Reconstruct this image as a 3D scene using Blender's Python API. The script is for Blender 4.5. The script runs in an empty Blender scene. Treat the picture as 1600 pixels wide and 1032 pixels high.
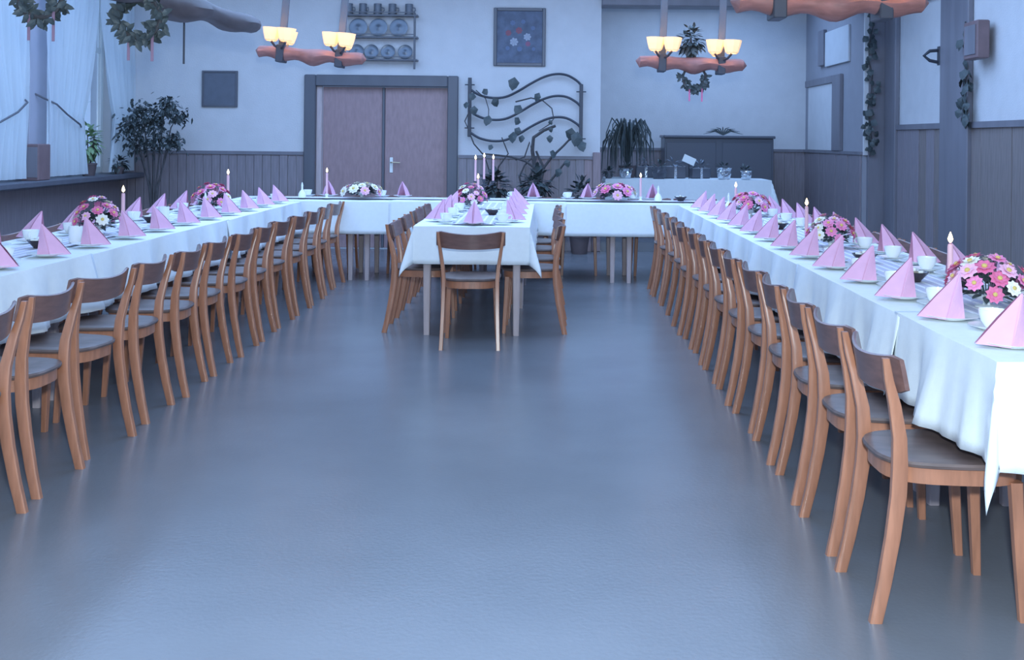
import bpy, math, random
from mathutils import Vector, Matrix

random.seed(7)
scene = bpy.context.scene
C = scene.collection
PI = math.pi

# ------------------------------------------------------------------ camera, world, lights, exposure
F_PX, CAM_H, ROLL = 1700.0, 1.38, math.radians(0.6)
PPX, PPY = 854.0, 217.0
cam_data = bpy.data.cameras.new('camera')
cam_data.sensor_width = 36.0
cam_data.lens = F_PX / 1600.0 * 36.0
cam_data.shift_x = -(PPX - 800.0) / 1600.0
cam_data.shift_y = (PPY - 516.0) / 1600.0
cam_data.clip_end = 200
cam = bpy.data.objects.new('camera', cam_data)
C.objects.link(cam)
cam.matrix_world = (Matrix.Translation((0, 0, CAM_H)) @ Matrix.Rotation(PI / 2, 4, 'X') @ Matrix.Rotation(ROLL, 4, 'Z'))
scene.camera = cam

world = bpy.data.worlds.new('world')
scene.world = world
world.use_nodes = True
wb = world.node_tree.nodes['Background']
wb.inputs[0].default_value = (0.35, 0.57, 1.0, 1)
wb.inputs[1].default_value = 1.0

def light(name, kind, loc, energy, color, size=None, size_y=None, rot=(0, 0, 0)):
    d = bpy.data.lights.new(name, kind)
    d.energy = energy
    d.color = color
    if kind == 'AREA':
        d.shape = 'RECTANGLE'
        d.size, d.size_y = size, size_y
    elif size:
        d.shadow_soft_size = size
    o = bpy.data.objects.new(name, d)
    C.objects.link(o)
    o.location, o.rotation_euler = loc, rot
    return o

light('camera_flash', 'POINT', (0.05, 0.0, 1.62), 560, (0.76, 0.90, 1.0), 0.06)
light('ceiling_fill', 'AREA', (-0.6, 3.0, 3.5), 45, (0.35, 0.57, 1.0), 7.0, 5.0)  # added ambient fill under the ceiling, not a real source
light('ceiling_fill_rear', 'AREA', (-0.6, 9.2, 3.5), 430, (0.35, 0.57, 1.0), 8.0, 5.5)  # same added fill for the far half of the room
light('alcove_fill', 'AREA', (2.3, 14.9, 3.4), 50, (0.35, 0.57, 1.0), 2.4, 1.8)  # added fill that brightens the alcove, no lamp hangs there

vs = scene.view_settings
vs.view_transform = 'Standard'
vs.look = 'None'
vs.exposure = 0.06
vs.gamma = 1.0
vs.use_curve_mapping = False

# ------------------------------------------------------------------ helpers
def lin(c):
    return tuple(((x / 255.0) / 12.92 if x / 255.0 <= 0.04045 else (((x / 255.0) + 0.055) / 1.055) ** 2.4) for x in c)

MATS = {}
def mat(name, col, rough=0.6, vary=0.0, scale=8.0, stretch=(1, 1, 1), metal=0.0, emit=None, emit_s=0.0, bump=0.0,
        trans=0.0, spec=0.5, bump_scale=None, coat=0.0):
    if name in MATS:
        return MATS[name]
    m = bpy.data.materials.new(name)
    m.use_nodes = True
    nt = m.node_tree
    b = nt.nodes['Principled BSDF']
    c = lin(col) + (1,)
    b.inputs['Base Color'].default_value = c
    b.inputs['Roughness'].default_value = rough
    b.inputs['Metallic'].default_value = metal
    b.inputs['Specular IOR Level'].default_value = spec
    b.inputs['Coat Weight'].default_value = coat
    b.inputs['Coat Roughness'].default_value = 0.25
    if trans:
        b.inputs['Transmission Weight'].default_value = trans
    if emit:
        b.inputs['Emission Color'].default_value = lin(emit) + (1,)
        b.inputs['Emission Strength'].default_value = emit_s
    if vary or bump:
        tc = nt.nodes.new('ShaderNodeTexCoord')
        mp = nt.nodes.new('ShaderNodeMapping')
        mp.inputs['Scale'].default_value = stretch
        nt.links.new(tc.outputs['Object'], mp.inputs[0])
        nz = nt.nodes.new('ShaderNodeTexNoise')
        nz.inputs['Scale'].default_value = scale
        nz.inputs['Detail'].default_value = 5
        nt.links.new(mp.outputs[0], nz.inputs['Vector'])
        if vary:
            ramp = nt.nodes.new('ShaderNodeValToRGB')
            e = ramp.color_ramp.elements
            e[0].position, e[1].position = 0.3, 0.7
            e[0].color = tuple(x * (1 - vary) for x in c[:3]) + (1,)
            e[1].color = tuple(min(1, x * (1 + vary)) for x in c[:3]) + (1,)
            nt.links.new(nz.outputs[0], ramp.inputs[0])
            nt.links.new(ramp.outputs[0], b.inputs['Base Color'])
        if bump:
            bp = nt.nodes.new('ShaderNodeBump')
            bp.inputs['Strength'].default_value = bump
            bp.inputs['Distance'].default_value = 0.01
            if bump_scale:
                nb = nt.nodes.new('ShaderNodeTexNoise')
                nb.inputs['Scale'].default_value = bump_scale
                nt.links.new(mp.outputs[0], nb.inputs['Vector'])
                nt.links.new(nb.outputs[0], bp.inputs['Height'])
            else:
                nt.links.new(nz.outputs[0], bp.inputs['Height'])
            nt.links.new(bp.outputs[0], b.inputs['Normal'])
    MATS[name] = m
    return m

class MB:
    """collects shapes into ONE mesh"""
    def __init__(s):
        s.v, s.f = [], []
    def add(s, verts, faces):
        n = len(s.v)
        s.v += [tuple(p) for p in verts]
        s.f += [tuple(i + n for i in f) for f in faces]
        return s
    def box(s, x0, x1, y0, y1, z0, z1, bev=0.0):
        if bev <= 0:
            v = [(x0, y0, z0), (x1, y0, z0), (x1, y1, z0), (x0, y1, z0), (x0, y0, z1), (x1, y0, z1), (x1, y1, z1), (x0, y1, z1)]
            return s.add(v, [(0, 3, 2, 1), (4, 5, 6, 7), (0, 1, 5, 4), (1, 2, 6, 5), (2, 3, 7, 6), (3, 0, 4, 7)])
        b = bev
        rings = []
        for (z, i) in ((z0, b), (z0 + b, 0), (z1 - b, 0), (z1, b)):
            rings.append([(x0 + i + b, y0 + i, z), (x1 - i - b, y0 + i, z), (x1 - i, y0 + i + b, z), (x1 - i, y1 - i - b, z),
                          (x1 - i - b, y1 - i, z), (x0 + i + b, y1 - i, z), (x0 + i, y1 - i - b, z), (x0 + i, y0 + i + b, z)])
        return s.loft(rings)
    def loft(s, rings, caps=True, closed=True):
        n = len(rings[0])
        v = [p for r in rings for p in r]
        f = []
        for i in range(len(rings) - 1):
            for j in range(n if closed else n - 1):
                k = (j + 1) % n
                f.append((i * n + j, i * n + k, (i + 1) * n + k, (i + 1) * n + j))
        if caps:
            f.append(tuple(range(n - 1, -1, -1)))
            f.append(tuple((len(rings) - 1) * n + j for j in range(n)))
        return s.add(v, f)
    def tube(s, pts, rad, seg=8, flat=None):
        """round tube, or rectangular when flat=(half_a, half_b) scale is given"""
        P = [Vector(p) for p in pts]
        R = rad if isinstance(rad, (list, tuple)) else [rad] * len(P)
        rings = []
        up = Vector((0, 0, 1))
        prev = None
        for i, p in enumerate(P):
            t = (P[min(i + 1, len(P) - 1)] - P[max(i - 1, 0)]).normalized()
            if prev is None:
                ref = up if abs(t.dot(up)) < 0.9 else Vector((1, 0, 0))
                a = t.cross(ref).normalized()
            else:
                a = (prev - t * prev.dot(t)).normalized()
            prev = a
            b = t.cross(a)
            rings.append([p + (a * math.cos(q * 2 * PI / seg) + b * math.sin(q * 2 * PI / seg)) * R[i] for q in range(seg)])
        return s.loft(rings)
    def bar(s, pts, sizes):
        """sweep of an axis-aligned rectangle (half x, half y) along mostly vertical points"""
        rings = []
        for p, (a, b) in zip(pts, sizes):
            c = 0.25
            rings.append([(p[0] + dx, p[1] + dy, p[2]) for dx, dy in
                          ((-a, -b * (1 - c)), (-a * (1 - c), -b), (a * (1 - c), -b), (a, -b * (1 - c)), (a, b * (1 - c)), (a * (1 - c), b), (-a * (1 - c), b), (-a, b * (1 - c)))])
        return s.loft(rings)
    def lathe(s, prof, seg=16, c=(0, 0, 0), caps=True):
        rings = [[(c[0] + r * math.cos(q * 2 * PI / seg), c[1] + r * math.sin(q * 2 * PI / seg), c[2] + z) for q in range(seg)] for r, z in prof]
        return s.loft(rings, caps)
    def prism(s, outline, y0, y1):
        """x,z outline extruded along y"""
        a = [(x, y0, z) for x, z in outline]
        b = [(x, y1, z) for x, z in outline]
        return s.loft([a, b])
    def leaf(s, base, d, n, L, W):
        base, d, n = Vector(base), Vector(d).normalized(), Vector(n)
        w = d.cross(n)
        if w.length < 1e-3:
            w = d.cross(Vector((0.3, 0.9, 0.2)))
        w.normalize()
        up = w.cross(d)
        q = [base, base + d * L * .35 + w * W * .5, base + d * L * .75 + w * W * .32 - up * L * .05, base + d * L - up * L * .12,
             base + d * L * .75 - w * W * .32 - up * L * .05, base + d * L * .35 - w * W * .5, base + d * L * .45 + up * L * .06]
        return s.add(q, [(0, 1, 6), (1, 2, 6), (2, 3, 6), (3, 4, 6), (4, 5, 6), (5, 0, 6)])
    def mesh(s, name, m, smooth=False):
        me = bpy.data.meshes.new(name)
        me.from_pydata(s.v, [], s.f)
        if isinstance(m, (list, tuple)):
            for x in m:
                me.materials.append(x)
        else:
            me.materials.append(m)
        if smooth:
            me.polygons.foreach_set('use_smooth', [True] * len(me.polygons))
            me.set_sharp_from_angle(angle=math.radians(40))
        me.update()
        return me
    def obj(s, name, m, parent=None, smooth=False):
        return place(name, s.mesh(name, m, smooth), parent)

def place(name, me, parent=None, loc=None, rot=None, scale=None):
    o = bpy.data.objects.new(name, me)
    C.objects.link(o)
    if parent is not None:
        o.parent = parent
    if loc is not None:
        o.location = loc
    if rot is not None:
        o.rotation_euler = rot
    if scale is not None:
        o.scale = scale
    return o

def tag(o, label, cat, group=None, kind=None):
    if label:
        o['label'] = label
    if cat:
        o['category'] = cat
    if group:
        o['group'] = group
    if kind:
        o['kind'] = kind
    return o

def thing(name, label, cat, loc=(0, 0, 0), rotz=0.0, group=None):
    o = bpy.data.objects.new(name, None)
    C.objects.link(o)
    o.location = loc
    o.rotation_euler = (0, 0, rotz)
    return tag(o, label, cat, group)

def struct(o, label=None):
    o['kind'] = 'structure'
    if label:
        o['label'] = label
    return o

def children(o, _c={}):
    return [c for c in o.children]

def copy_tree(o, parent=None):
    c = o.copy()
    C.objects.link(c)
    if parent is not None:
        c.parent = parent
    for ch in list(o.children):
        copy_tree(ch, c)
    return c

def recess_at(px, py, Y):
    """a photo pixel at a known depth -> world x, z (used to read sizes and places off the photograph)"""
    dx, dy = px - PPX, py - PPY
    c, s = math.cos(ROLL), math.sin(ROLL)
    u, v = dx * c + dy * s, -dx * s + dy * c
    return u * Y / F_PX, CAM_H - v * Y / F_PX
at = recess_at

ORD = ['nearest', 'second nearest', 'third nearest', 'fourth nearest', 'fifth nearest', 'sixth nearest', 'seventh nearest', 'eighth nearest',
       'ninth nearest', 'tenth nearest', 'eleventh nearest', 'twelfth nearest', 'thirteenth nearest', 'fourteenth nearest', 'fifteenth nearest']
NTH = ['leftmost', 'second from left', 'third from left', 'fourth from left', 'fifth from left', 'sixth from left', 'seventh from left', 'eighth from left', 'ninth from left']

# ------------------------------------------------------------------ materials
M_floor = mat('floor_lino', (118, 121, 126), 0.25, 0.10, 1.3, bump=0.06, bump_scale=60)
M_wall = mat('plaster', (212, 212, 214), 0.85, 0.03, 6, bump=0.25, bump_scale=60)
M_ceil = mat('ceiling_plaster', (205, 208, 212), 0.9, 0.03, 5)
M_dark = mat('dark_oak', (126, 124, 132), 0.45, 0.12, 6, (1, 1, 0.15))  # dark wood lifted and greyed, haze is put into its colour
M_frame = mat('dark_frame', (98, 100, 108), 0.35, 0.08, 6, (1, 1, 0.2))
M_plankA = mat('panel_wood', (152, 134, 138), 0.45, 0.16, 7, (6, 6, 0.6))
M_plankB = mat('panel_wood_dark', (142, 134, 140), 0.45, 0.14, 7, (6, 6, 0.6))  # panelling carries the same haze in its pale grey tone
M_door = mat('door_veneer', (162, 136, 138), 0.4, 0.10, 9, (4, 4, 1.0))
M_chair = mat('chair_beech', (176, 120, 92), 0.30, 0.16, 9, (5, 5, 0.7), coat=0.3)
M_crest = mat('chair_crest_ply', (118, 88, 82), 0.32, 0.18, 9, (1, 5, 6), coat=0.3)
M_seat = mat('chair_seat_ply', (104, 88, 84), 0.42, 0.25, 6, (4, 1, 1), coat=0.12)
M_table = mat('table_beech', (196, 180, 180), 0.4, 0.1, 8, (5, 5, 0.7))
M_cloth = mat('white_linen', (236, 242, 244), 0.8, 0.02, 30, bump=0.08, bump_scale=220)
M_runner = mat('runner_grey', (196, 196, 214), 0.8, 0.04, 12)
M_runner_s = mat('runner_stripe', (232, 234, 240), 0.8)
M_pink = mat('pink_paper', (230, 178, 206), 0.8, 0.04, 20)
M_porc = mat('white_porcelain', (240, 244, 242), 0.2)
M_candle = mat('pink_wax', (240, 190, 196), 0.5)
M_flame = mat('flame', (255, 240, 200), 0.5, emit=(255, 226, 170), emit_s=6.0)
M_glass = mat('clear_glass', (235, 240, 245), 0.05, trans=0.9)
M_wick = mat('wick', (40, 36, 36), 0.9)
M_leafd = mat('dark_leaf', (74, 84, 86), 0.5, 0.2, 12)
M_leafg = mat('green_leaf', (120, 150, 110), 0.5, 0.25, 12)
M_petalP = mat('pink_petal', (240, 146, 192), 0.6, 0.1, 20)
M_petalL = mat('pale_pink_petal', (246, 188, 214), 0.6, 0.1, 20)
M_petalR = mat('rose_petal', (226, 116, 158), 0.6, 0.1, 20)
M_petalW = mat('white_petal', (244, 240, 228), 0.6, 0.05, 20)
M_yel = mat('flower_centre', (214, 190, 110), 0.7)
M_iron = mat('black_iron', (68, 72, 82), 0.45, metal=0.2)
M_log = mat('lamp_log_wood', (158, 108, 100), 0.55, 0.22, 6, (1, 5, 5))
M_logd = mat('lamp_log_shaded', (92, 84, 88), 0.55, 0.2, 6, (5, 1, 5))  # shaded side of the log put into a darker wood colour
M_shade = mat('amber_glass_shade', (255, 214, 168), 0.3, emit=(255, 196, 130), emit_s=0.8)
M_bulb = mat('lamp_bulb', (255, 240, 210), 0.3, emit=(255, 238, 200), emit_s=9.0)
M_pewter = mat('pewter', (104, 112, 122), 0.32, 0.1, 14, metal=0.5)
M_mug = mat('stoneware', (112, 118, 128), 0.35, 0.12, 14)
M_canvas = mat('painting_ground', (92, 102, 122), 0.6, 0.3, 9)
M_curtain = mat('sheer_curtain', (238, 244, 248), 0.9)
M_pot = mat('clay_pot', (96, 84, 86), 0.7, 0.1, 10)
M_bark = mat('bark', (78, 76, 78), 0.8, 0.2, 20)
M_foil = mat('silver_foil', (225, 230, 236), 0.18, metal=0.9, bump=1.0, bump_scale=26)
M_black = mat('piano_black', (92, 96, 106), 0.3)
M_choc = mat('dark_glass', (58, 52, 56), 0.2)
M_brass = mat('brass', (190, 176, 150), 0.3, metal=0.7)
M_sill = mat('sill_stone', (96, 98, 108), 0.5, 0.1, 8)
M_brown = mat('brown_board', (128, 106, 108), 0.5, 0.12, 8)

# sheer curtain: translucent cloth
nt = M_curtain.node_tree
tr = nt.nodes.new('ShaderNodeBsdfTranslucent')
tr.inputs[0].default_value = (0.86, 0.93, 0.97, 1)
mx = nt.nodes.new('ShaderNodeMixShader')
mx.inputs[0].default_value = 0.6
nt.links.new(nt.nodes['Principled BSDF'].outputs[0], mx.inputs[1])
nt.links.new(tr.outputs[0], mx.inputs[2])
nt.links.new(mx.outputs[0], nt.nodes['Material Output'].inputs[0])

# ------------------------------------------------------------------ setting
YW = 13.4          # back wall
XL, XR = -5.27, 4.2
YR = 16.4          # back of the alcove
XE = 0.66          # where the back wall ends and the alcove opens
XA = 3.9           # alcove right side
HC = 3.6           # ceiling
STEP = 0.12

struct(MB().box(XL - .3, XR + .3, -1.0, YR + .3, -0.12, 0.0).obj('floor', M_floor), 'smooth blue-grey glossy floor')
struct(MB().box(XL - .3, XR + .3, -1.0, YR + .3, HC, HC + .12).obj('ceiling', M_ceil))
struct(MB().box(XE, XA, YW + .02, YR, 0.0, STEP).obj('floor_alcove', M_floor), 'raised floor of the alcove')

# back wall: left of door, above door, right of door
DX0, DX1, DZ = -2.86, -1.20, 2.02
wb_ = struct(MB().box(XL, DX0, YW, YW + .25, 0, HC).box(DX0, DX1, YW, YW + .25, DZ, HC).box(DX1, XE, YW, YW + .25, 0, HC).obj('wall_back', M_wall), 'pale plaster back wall')
def planks(parent, spans, axis, pos, z0, z1, mats, width=0.105, out=-1, t=0.02):
    cache = {}
    for a0, a1 in spans:
        n = max(1, round((a1 - a0) / width))
        w = (a1 - a0) / n
        for i in range(n):
            key = (round(w, 4), random.randrange(3))
            if key not in cache:
                mb = MB()
                tt = t * (0.8 + 0.2 * key[1])
                if axis == 'x':
                    mb.box(0.003, w - 0.003, (-tt if out < 0 else 0), (0 if out < 0 else tt), z0, z1, 0.002)
                else:
                    mb.box((-tt if out < 0 else 0), (0 if out < 0 else tt), 0.003, w - 0.003, z0, z1, 0.002)
                cache[key] = mb.mesh('plank', random.choice(mats))
            a = a0 + i * w
            place('plank', cache[key], parent, (a, pos, 0) if axis == 'x' else (pos, a, 0))
t1 = struct(MB().box(XL, -2.97, YW - .035, YW, 1.15, 1.19).box(-1.08, XE, YW - .035, YW, 1.13, 1.17).obj('trim_1', M_dark), 'wainscot cap rail on the back wall')
planks(t1, [(XL + .01, -2.97)], 'x', YW, 0.0, 1.15, [M_plankB])
planks(t1, [(-1.08, XE - .09)], 'x', YW, 0.0, 1.13, [M_plankA, M_plankA, M_plankB])
struct(MB().box(XE - .09, XE + .01, YW - .05, YW + .26, 0.0, 1.22, 0.008).obj('trim_2', M_plankA), 'wooden corner post at the alcove edge')

# double door
door = struct(thing('door_1', None, None, (0, YW, 0)), 'brown double door in a dark frame')
mb = MB()
mb.box(-2.98, DX0 + .02, -.06, .2, 0, 2.14, .01).box(DX1 - .02, -1.09, -.06, .2, 0, 2.14, .01).box(DX0 + .02, DX1 - .02, -.06, .2, DZ - .02, 2.14, .01)
mb.obj('door_frame', M_frame, door)
MB().box(DX0 + .02, DX0 + .09, .0, .06, 0, DZ - .02, .006).obj('door_jamb_gloss', M_table, door)  # gloss on the left reveal done as a pale strip
for k, (a, b) in enumerate(((DX0 + .092, -2.032), (-2.0, DX1 - .022))):
    lf = MB().box(a, b, .05, .09, 0.01, DZ - .025, .004).obj('door_leaf', M_door, door)
    if k == 1:
        MB().box(-1.935, -1.895, .038, .052, .94, 1.13, .004).obj('handle_plate', M_porc, lf)
        MB().tube([(-1.915, .04, 1.07), (-1.915, .0, 1.07), (-1.90, -.012, 1.07), (-1.80, -.012, 1.065)], .009).obj('handle', M_brass, lf)
MB().box(-2.032, -2.0, .03, .07, 0.01, DZ - .025, .005).obj('door_meeting_strip', M_frame, door)

# alcove
struct(MB().box(XE - .4, XA + .3, YR, YR + .2, 0, HC).obj('wall_alcove_back', M_wall), 'pale plaster wall at the back of the alcove')
struct(MB().box(XE - .4, XE - .2, YW + .25, YR, 0, HC).obj('wall_alcove_left', M_wall))
wa = struct(MB().box(XA, XA + .2, YW + .02, YR, 0, HC).obj('wall_alcove_right', mat('plaster_shaded', (158, 158, 166), .85, .03, 6)), 'shaded right side wall of the alcove')  # alcove shadow put into a greyer plaster colour
t3 = struct(MB().box(XE - .2, XA, YR - .035, YR, 1.22, 1.26).obj('trim_3', M_dark), 'dark wainscot cap rail in the alcove')
planks(t3, [(XE - .2, XA)], 'x', YR, STEP, 1.22, [M_plankB], .16)
t4 = struct(MB().box(XA - .035, XA, YW + .02, YR - .04, 1.22, 1.26).obj('trim_4', M_dark))
planks(t4, [(YW + .05, YR - .05)], 'y', XA, STEP, 1.22, [M_plankB], .3)
struct(MB().box(XE, XR, YW - .1, YW + .25, 3.02, HC, .01).obj('trim_5', M_dark), 'dark timber beam over the alcove opening')
# framed panels on the alcove's side wall
fr = struct(MB().box(XA - .03, XA, 14.72, 16.12, 1.26, 2.18, .004).obj('trim_6', M_wall), 'white panel on the alcove side wall')
MB().box(XA - .05, XA, 14.32, 14.72, 1.26, 2.28, .006).obj('post', M_dark, fr)
MB().box(XA - .05, XA, 14.72, 16.25, 2.18, 2.28, .006).obj('rail', M_dark, fr)
MB().box(XA - .05, XA, 15.2, 15.5, 2.45, 2.95, .006).obj('block', M_dark, fr)
MB().box(XA - .03, XA, 14.0, 15.18, 2.42, 2.90, .006).obj('panel', M_ceil, fr)

# right wall with timber posts
wr = struct(MB().box(XR, XR + .2, 2.0, YW + .25, 0, HC).obj('wall_right', M_wall), 'white plaster right wall between dark posts')
struct(MB().box(XA, XA + .05, YW - .03, YW + .02, 1.22, HC).obj('trim_7', M_wall), 'narrow white strip at the alcove edge')
struct(MB().box(XA + .05, XR, YW - .04, YW + .02, 0, HC).obj('trim_8', M_dark), 'dark timber post beside the alcove')
for i, (a, b) in enumerate(((12.95, YW - .05), (10.72, 11.48), (5.6, 6.2))):
    struct(MB().box(XR - .06, XR, a, b, 0, HC, .01).obj('trim_%d' % (9 + i), M_dark), ['dark timber post in the right corner', 'broad dark timber post between the white panels', None][i])
t12 = struct(MB().box(XR - .045, XR, 2.0, 12.95, 1.53, 1.59).obj('trim_12', M_dark), 'dark cap rail along the right wall')
planks(t12, [(6.2, 10.72), (11.48, 12.95)], 'y', XR, 0, 1.53, [M_plankB, mat('panel_brown', (134, 124, 122), .5, .15, 7, (6, 6, .6))], .24)
struct(MB().box(XR - .07, XR, 11.48, 12.95, 2.95, HC, .01).obj('trim_13', M_dark))
bx_ = thing('wall_box', 'small brown wooden box on the dark post of the right wall', 'box', (XR - .06, 10.35, 2.18))
MB().box(-.12, 0, -.17, .17, 0, .36, .01).obj('box_body', M_brown, bx_)
MB().box(-.128, -.12, -.13, .13, .04, .32, .002).obj('box_front', M_dark, bx_)
hk = thing('wall_hook', 'dark bracket sticking out of the broad post on right wall', 'bracket', (XR - .06, 11.5, 2.3))
MB().tube([(0, 0, .06), (-.1, .0, .05), (-.16, 0, -.0), (-.1, 0, -.05), (0, 0, -.07)], .018).obj('bracket_arm', M_iron, hk)
MB().box(-.012, 0, -.03, .03, -.1, .1, .003).obj('bracket_plate', M_iron, hk)

# left wall with two windows
W1 = (11.32, 13.15)
W2 = (8.6, 10.82)
ZS, ZT = 0.92, 3.25
mb = MB()
for a, b in ((2.0, W2[0]), (W2[1], W1[0]), (W1[1], YW + .25)):
    mb.box(XL - .25, XL, a, b, 0, HC)
for a, b in (W1, W2):
    mb.box(XL - .25, XL, a, b, 0, ZS - .04).box(XL - .25, XL, a, b, ZT, HC)
struct(mb.obj('wall_left', M_wall), 'pale left wall with windows')
struct(MB().box(XL, XL + .03, 2.0, YW - .03, 0, ZS - .07).obj('trim_14', M_plankB), 'dark panelling below the left windows')
for i, (a, b) in enumerate((W1, W2)):
    w = struct(thing('window_%d' % (i + 1), None, None, (XL - .12, 0, 0)), ['tall window behind curtains next to the corner', 'tall window behind curtains at left edge'][i])
    f = MB().box(-.03, .03, a, a + .07, ZS, ZT, .004).box(-.03, .03, b - .07, b, ZS, ZT, .004).box(-.03, .03, a + .07, b - .07, ZS, ZS + .07, .004).box(-.03, .03, a + .07, b - .07, ZT - .07, ZT, .004)
    f.obj('window_frame', M_porc, w)
    m = (a + b) / 2
    MB().box(-.025, .025, m - .035, m + .035, ZS + .07, ZT - .07, .004).obj('mullion', M_frame, w)
    MB().box(-.025, .025, a + .07, m - .035, 2.35, 2.41, .004).box(-.025, .025, m + .035, b - .07, 2.35, 2.41, .004).obj('transom', M_porc, w)
    for p, q in ((a + .07, m - .035), (m + .035, b - .07)):
        MB().box(-.004, .004, p, q, ZS + .07, ZT - .07).obj('pane', mat('window_glass', (250, 252, 255), .02, trans=1.0, spec=.3), w)
sill = struct(MB().box(XL - .1, XL + .34, 2.2, YW - .04, ZS - .065, ZS - .005, .01).obj('trim_15', M_sill), 'wide dark window ledge')
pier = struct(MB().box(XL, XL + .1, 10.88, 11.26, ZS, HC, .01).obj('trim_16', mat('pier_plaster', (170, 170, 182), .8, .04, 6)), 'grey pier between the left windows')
spk = thing('ledge_box', 'tall brown box standing on the ledge between two curtains', 'box', (XL + .2, 10.80, ZS - .005))
MB().box(-.09, .09, -.13, .13, 0, .36, .008).obj('box_body', M_brown, spk)
MB().box(-.08, .08, -.137, -.13, .03, .33, .002).obj('box_front', M_dark, spk)

def curtain(label, y0, y1, tie_side, x):
    """sheer curtain gathered at a tieback; y0..y1 along the wall, tied towards y0 (-1) or y1 (+1)"""
    root = thing('curtain', label, 'curtain', (x, (y0 + y1) / 2, ZS + .02), 0, 'sheer window curtains')
    W = y1 - y0
    ztop, ztie = 2.45, 0.62
    nu, nv = 90, 40
    v, f = [], []
    for j in range(nv + 1):
        z = ztop * j / nv
        if z > ztie:
            q = (z - ztie) / (ztop - ztie)
            s = .66 + .34 * min(1, q * 1.5) ** .8
        else:
            q = (ztie - z) / ztie
            s = .66 + .12 * q ** .7
        for i in range(nu + 1):
            t = i / nu
            w = W * s
            y = (-W / 2 + t * w) if tie_side < 0 else (W / 2 - w + t * w)
            amp = .030 * (1.25 - .6 * s)
            xx = amp * math.sin(t * 2 * PI * 11 + .5 * math.sin(z * 2)) + .012 * math.sin(t * 23 + z * 3)
            v.append((xx + .05 * (1 - s), y, z))
    for j in range(nv):
        for i in range(nu):
            a = j * (nu + 1) + i
            f.append((a, a + 1, a + nu + 2, a + nu + 1))
    MB().add(v, f).obj('curtain_fabric', M_curtain, root, True)
    sgn = -1 if tie_side < 0 else 1
    yy = sgn * W / 2
    MB().tube([(.02, yy - sgn * W * .62, ztie - .12), (.07, yy - sgn * W * .5, ztie - .08), (.075, yy - sgn * W * .25, ztie + .02), (.06, yy - sgn * W * .08, ztie + .12), (-.10, yy + sgn * .03, ztie + .22), (-.2, yy + sgn * .03, ztie + .22)], .010, 6).obj('tieback', M_frame, root)
curtain('white curtain tied back to the left, right of the grey pier', 11.02, 12.30, -1, XL + .2)
curtain('white curtain tied back into the corner beside the back wall', 12.36, 13.33, 1, XL + .2)
curtain('white curtain tied back towards the grey pier at left edge', 9.3, 10.60, 1, XL + .2)

# ------------------------------------------------------------------ tables
TT = 0.756
def table(name, label, x0, x1, y0, y1, group, ix=.075):
    t = thing(name, label, 'table', ((x0 + x1) / 2, (y0 + y1) / 2, 0), 0, group)
    a, b = (x1 - x0) / 2, (y1 - y0) / 2
    MB().box(-a, a, -b, b, TT - .028, TT, .004).obj('tabletop', M_table, t)
    i = .075
    MB().box(-a + i, a - i, -b + i - .01, -b + i + .012, TT - .12, TT - .03).box(-a + i, a - i, b - i - .012, b - i + .01, TT - .12, TT - .03) \
        .box(-a + i - .01, -a + i + .012, -b + i, b - i, TT - .12, TT - .03).box(a - i - .012, a - i + .01, -b + i, b - i, TT - .12, TT - .03).obj('apron', M_table, t)
    for sx in (-1, 1):
        for sy in (-1, 1):
            cx, cy = sx * (a - ix), sy * (b - i)
            MB().bar([(cx, cy, 0), (cx, cy, .35), (cx, cy, TT - .03)], [(.02, .02), (.025, .025), (.028, .028)]).obj('leg', M_table, t)
    return t

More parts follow.
